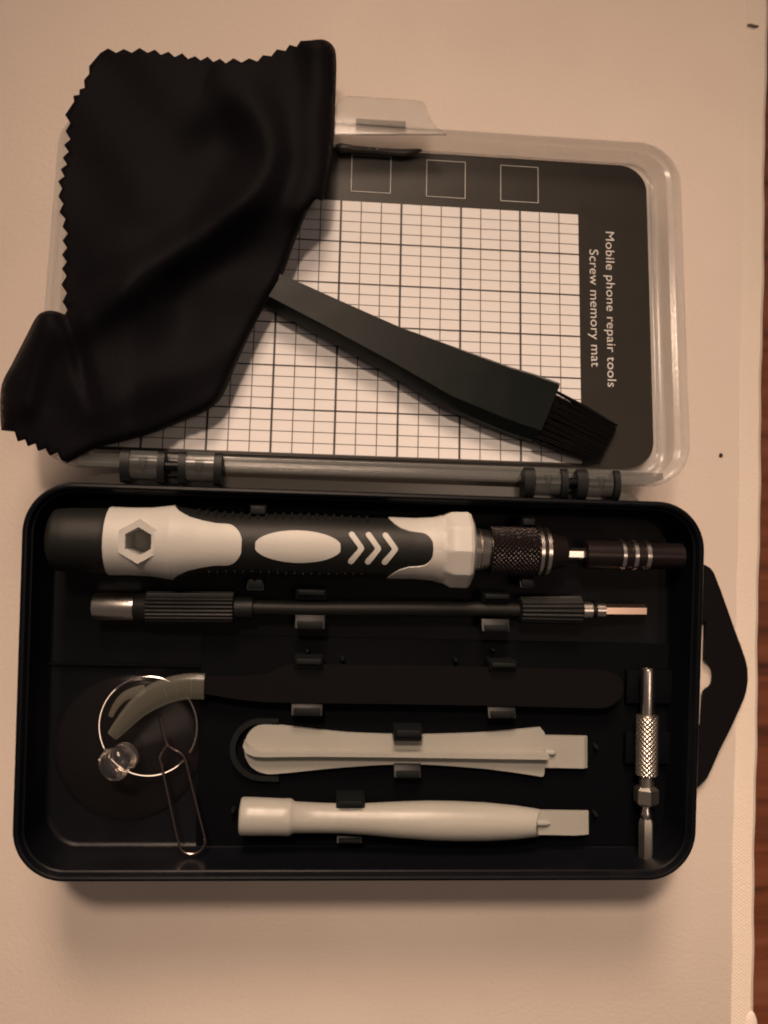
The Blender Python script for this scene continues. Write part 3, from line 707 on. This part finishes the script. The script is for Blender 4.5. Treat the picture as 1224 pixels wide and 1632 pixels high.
# ================================================================== BIT ADAPTER (upright in the picture)
DZ = FLOOR + .0058; kd = K(DZ); DA, DB = P(1032.5, 1066, DZ), P(1028.5, 1372, DZ)
def TD(px): return (px - 1066) / 306
ad = empty('bit_adapter', (DA + DB) / 2 - Vector((0, 0, .004)), 'nickel bit adapter with knurled middle lying crosswise at the right end of the tray', 'adapter')
bm = bmesh.new(); lathe(bm, DA, DB, [(TD(1075), 6 * kd), (TD(1066), 7 * kd), (TD(1066), 10 * kd), (TD(1069), 11 * kd), (TD(1142), 11 * kd)], 40); obj('tube', bm, 'steel', ad)
M['knurl'] = mat('knurled_nickel', (.58, .54, .48), .34, metal=1)
knurl('knurled_sleeve', 1140, 1235, 18.5, 'knurl', ad, DA, DB, TD, kd, cnt=13, depth=.00026, nx=90, na=192)
kw = dict(fn=TD, Aa=DA, Bb=DB, kk=kd)
band('neck', 1233, 1254, 12, 'dull_steel', ad, 1, **kw)
bm = bmesh.new(); lathe(bm, DA, DB, [(TD(1253), 15 * kd), (TD(1257), 20 * kd), (TD(1278), 20 * kd), (TD(1282), 15 * kd)], 6, ph0=math.pi / 6); obj('hex_nut', bm, 'dull_steel', ad, 20)
bm = bmesh.new(); lathe(bm, DA, DB, [(TD(1281), 7.5 * kd), (TD(1289), 7.5 * kd), (TD(1295), 9.5 * kd), (TD(1301), 9.5 * kd), (TD(1308), 7 * kd)], 32); obj('ball_neck', bm, 'steel', ad)
bm = bmesh.new(); lathe(bm, DA, DB, [(TD(1303), 9 * kd), (TD(1310), 12 * kd), (TD(1366), 12 * kd), (TD(1373), 9.5 * kd)], 6, lambda t, p, r: r); obj('hex_shank', bm, 'dull_steel', ad, 20)

# ================================================================== BRUSH
def seg(px, py, h): return LP(px, py, h)
sects = []   # stations along the handle: (centre px of the top face), half width top, half width base, mat height of base, thickness
st = [((396, 421), (372, 462), .0040, .0045), ((454, 441), (430, 487), .0038, .0050), ((534, 477), (515, 533), .0036, .0054), ((637, 522.5), (613, 588), .0032, .0057), ((740, 560), (713, 650), .0029, .0059), ((815, 587), (785, 681), .0026, .0058), ((850, 597), (812, 692), .0022, .0057), ((891, 612), (853, 705), .0018, .0055)]
br = empty('cleaning_brush', LP(720, 590, .0004), 'black plastic brush with short black bristles, its handle end under the cloth', 'brush')
bm = bmesh.new(); loops = []
for (a, b, h, th) in st:
    a3, b3 = LP(*a, h + th * .6), LP(*b, h + th * .6); n = (LM.to_3x3() @ Vector((0, 0, 1))).normalized(); d = b3 - a3
    ch = d * .13
    loops.append([a3 - n * th * .6, a3 - d * .01 + n * th * .05, a3 + ch * .45 + n * th * .40, b3 - ch * 1.3 + n * th * .40, b3 - ch * .2 - n * th * .05, b3 - n * th * .6 - d * .02])
vs = rings(bm, loops)
bmesh.ops.bevel(bm, geom=[e for e in bm.edges if e.calc_face_angle(0) > .35], offset=.0008, segments=4, affect='EDGES')
handle = obj('handle', bm, 'brush', br, 40)
bm = bmesh.new(); n = (LM.to_3x3() @ Vector((0, 0, 1))).normalized()
for i in range(1100):
    s = random.random(); q = random.random(); s = min(.995, max(.005, s))
    h0 = .0022 + q * .0038; h1 = h0 * .55 + .0004
    # bundled into tufts across the width
    tuft = round(s * 9) / 9; ss = s * .62 + tuft * .38
    x0, y0 = 886 + (848 - 886) * ss, 622 + (703 - 622) * ss
    en = random.uniform(.93, 1.02)
    x1, y1 = 983 + (950 - 983) * (s * .7 + ss * .3), 676 + (742 - 676) * (s * .7 + ss * .3)
    if s > .8: en *= 1 - (s - .8) * .9
    x1, y1 = x0 + (x1 - x0) * en, y0 + (y1 - y0) * en
    mx_, my_ = (x0 + x1) / 2 + random.uniform(-1.5, 1.5), (y0 + y1) / 2 + random.uniform(-1.5, 1.5)
    tube(bm, [LP(x0, y0, h0), LP(mx_, my_, (h0 + h1) / 2 + .0004), LP(x1, y1, h1)], [.00015, .00014, .0001], 4)
obj('bristles', bm, 'bristle', br, 60)

# ================================================================== CLOTH
def zig(p0, p1, teeth, depth, side=1, phase=0):
    out = []; dx, dy = p1[0] - p0[0], p1[1] - p0[1]; l = math.hypot(dx, dy); nx_, ny_ = -dy / l * side, dx / l * side
    for i in range(teeth):
        t0, t1 = i / teeth, (i + .5) / teeth; dd = depth * random.uniform(.8, 1.15)
        out.append((p0[0] + dx * t0, p0[1] + dy * t0)); out.append((p0[0] + dx * t1 + nx_ * dd, p0[1] + dy * t1 + ny_ * dd))
    return out
def zigs(path, period, depth, side):
    o = []
    for a, b in zip(path, path[1:]): o += zig(a, b, max(1, round(math.hypot(b[0] - a[0], b[1] - a[1]) / period)), depth, side)
    return o
outl = []
top = [(160, 84), (235, 84), (300, 94), (360, 101), (410, 98), (455, 81), (490, 68)]
outl += zigs(top, 23, 7, -1)
def sp2(l, k_=5): return [(v.x, v.y) for v in smooth_path([(a, b, 0) for a, b in l], k_)]
outl += sp2([(496, 64), (515, 63), (530, 72), (536, 92), (535, 150), (531, 230), (524, 280), (516, 318), (503, 318), (489, 340), (470, 385), (450, 440), (425, 482), (400, 530), (375, 585), (358, 625), (345, 643), (325, 657), (290, 672), (245, 690), (200, 703), (155, 714), (125, 728), (108, 738)])
outl += zigs([(97, 733), (60, 718), (28, 703), (8, 692)], 21, -10, -1)
outl += sp2([(2, 686), (0, 650), (3, 612), (20, 578), (42, 535), (58, 505), (72, 496), (88, 496), (103, 501)], 4)
outl += zigs([(107, 494), (106, 440), (107, 395), (108, 372), (101, 325), (99, 300), (107, 262), (112, 222), (112, 170)], 25, 8, -1)
outl += zigs([(118, 162), (135, 140), (142, 118), (152, 98)], 17, 6, -1)
def pd(x, y, path):
    best = (1e9, 0)
    tot = 0; L_ = [math.hypot(b[0] - a[0], b[1] - a[1]) for a, b in zip(path, path[1:])]; S = sum(L_)
    for (a, b), l in zip(zip(path, path[1:]), L_):
        t = max(0, min(1, ((x - a[0]) * (b[0] - a[0]) + (y - a[1]) * (b[1] - a[1])) / (l * l))); d = math.hypot(x - a[0] - t * (b[0] - a[0]), y - a[1] - t * (b[1] - a[1]))
        if d < best[0]: best = (d, (tot + t * l) / S)
        tot += l
    return best
ridge = sp2([(118, 520), (175, 475), (235, 435), (300, 392), (360, 345), (405, 300), (428, 250), (415, 195), (380, 150), (330, 125)], 4)
roll = [(505, 60), (505, 130), (500, 200), (500, 260), (480, 330)]
crease = [(104, 500), (125, 560), (138, 615), (145, 640)]
hollow = (340, 235)
fold_edges = sp2([(496, 60), (518, 60), (532, 72), (538, 92), (536, 150), (532, 230), (524, 290), (516, 320), (489, 340), (470, 385), (450, 440), (425, 482), (400, 530), (375, 585), (358, 625), (345, 643), (325, 657), (290, 672), (245, 690), (200, 703), (155, 714), (108, 738)], 2)
fold2 = [(0, 690), (0, 650), (3, 612), (20, 578), (42, 535), (58, 505), (72, 494), (90, 494)]
def cz(x, y):
    """height of the draped cloth above the board, over picture point (x, y)"""
    v = (y - 230) / 480; v = v if v > .1 else max(0, v + .1) ** 2 / .4; z = .0168 + .0125 * min(1.05, v)                      # rests on the rim of the sloping lid
    if y < 260: q = min(1, (260 - y) / 190); z -= .0035 * q * q * (3 - 2 * q)
    q = max(0, min(1, (y - 250) / 90)) * max(0, min(1, (x - 120) / 100)); z += .0015 * q * q * (3 - 2 * q)
    q = max(0, min(1, (y - 500) / 150)) * max(0, min(1, (150 - x) / 120)); z -= .0035 * q * q * (3 - 2 * q)
    d, s = pd(x, y, ridge); z += .0062 * math.exp(-(d / 36) ** 2) * math.sin(math.pi * min(1, .12 + s * .88)) ** .6
    d, s = pd(x, y, roll); z += .0022 * math.exp(-(d / 26) ** 2)
    d, s = pd(x, y, crease); z -= .0026 * math.exp(-(d / 13) ** 2) * (1 - s * .5)
    r = math.hypot((x - hollow[0]) / 1.0, (y - hollow[1]) / .9); z -= .0035 * math.exp(-(r / 55) ** 2)
    z += .0005 * math.sin(x * .019 + y * .011) + .0003 * math.sin(x * .041 - y * .030 + 1)
    d, s = pd(x, y, [(70, 500), (60, 560), (40, 640)]); z += .0030 * math.exp(-(d / 26) ** 2)
    r = math.hypot((x - 420) / 45, (y - 455) / 45); z += .0016 * math.exp(-r * r)
    q = max(0, min(1, (x - 190) / 110)) * max(0, min(1, (y - 290) / 150)); z -= .0052 * q * q * (3 - 2 * q)
    d, s = pd(x, y, [(160, 640), (250, 610), (345, 560)]); z += .0020 * math.exp(-(d / 40) ** 2)
    d1 = min(pd(x, y, fold_edges)[0], pd(x, y, fold2)[0])
    if d1 < 16: z -= .0026 * (1 - math.sqrt(max(0, 1 - (1 - d1 / 16) ** 2)))
    return z
pts = [Vector(p) for p in outl]; nb = len(pts)
def inside(x, y):
    c = False; j = nb - 1
    for i in range(nb):
        xi, yi = outl[i]; xj, yj = outl[j]
        if (yi > y) != (yj > y) and x < (xj - xi) * (y - yi) / (yj - yi) + xi: c = not c
        j = i
    return c
extra = []
for i in range(0, 560, 7):
    for j in range(40, 760, 7):
        x, y = i + (j // 7 % 2) * 3.5, j
        if inside(x, y) and pd(x, y, outl + outl[:1])[0] > 3: extra.append(Vector((x, y)))
rv, re, rf, *_ = delaunay_2d_cdt(pts + extra, [], [list(range(nb))], 1, 1e-4)
bm = bmesh.new(); vv = [bm.verts.new(P(p.x, p.y, cz(p.x, p.y))) for p in rv]
for f in rf:
    try: bm.faces.new([vv[i] for i in f])
    except ValueError: pass
bmesh.ops.recalc_face_normals(bm, faces=bm.faces)
if sum(f.normal.z for f in bm.faces) < 0: bmesh.ops.reverse_faces(bm, faces=bm.faces)
base = P(300, 420, .014); bmesh.ops.translate(bm, verts=bm.verts, vec=-base)
me = bpy.data.meshes.new('cleaning_cloth'); bm.to_mesh(me); bm.free()
for p in me.polygons: p.use_smooth = True
me.materials.append(M['cloth']); cl = link(bpy.data.objects.new('cleaning_cloth', me)); cl.location = base
so = cl.modifiers.new('thickness', 'SOLIDIFY'); so.thickness = .0006; so.offset = -1
tag(cl, 'folded black microfibre cleaning cloth with pinked zigzag edges, draped over the lid', 'cloth')
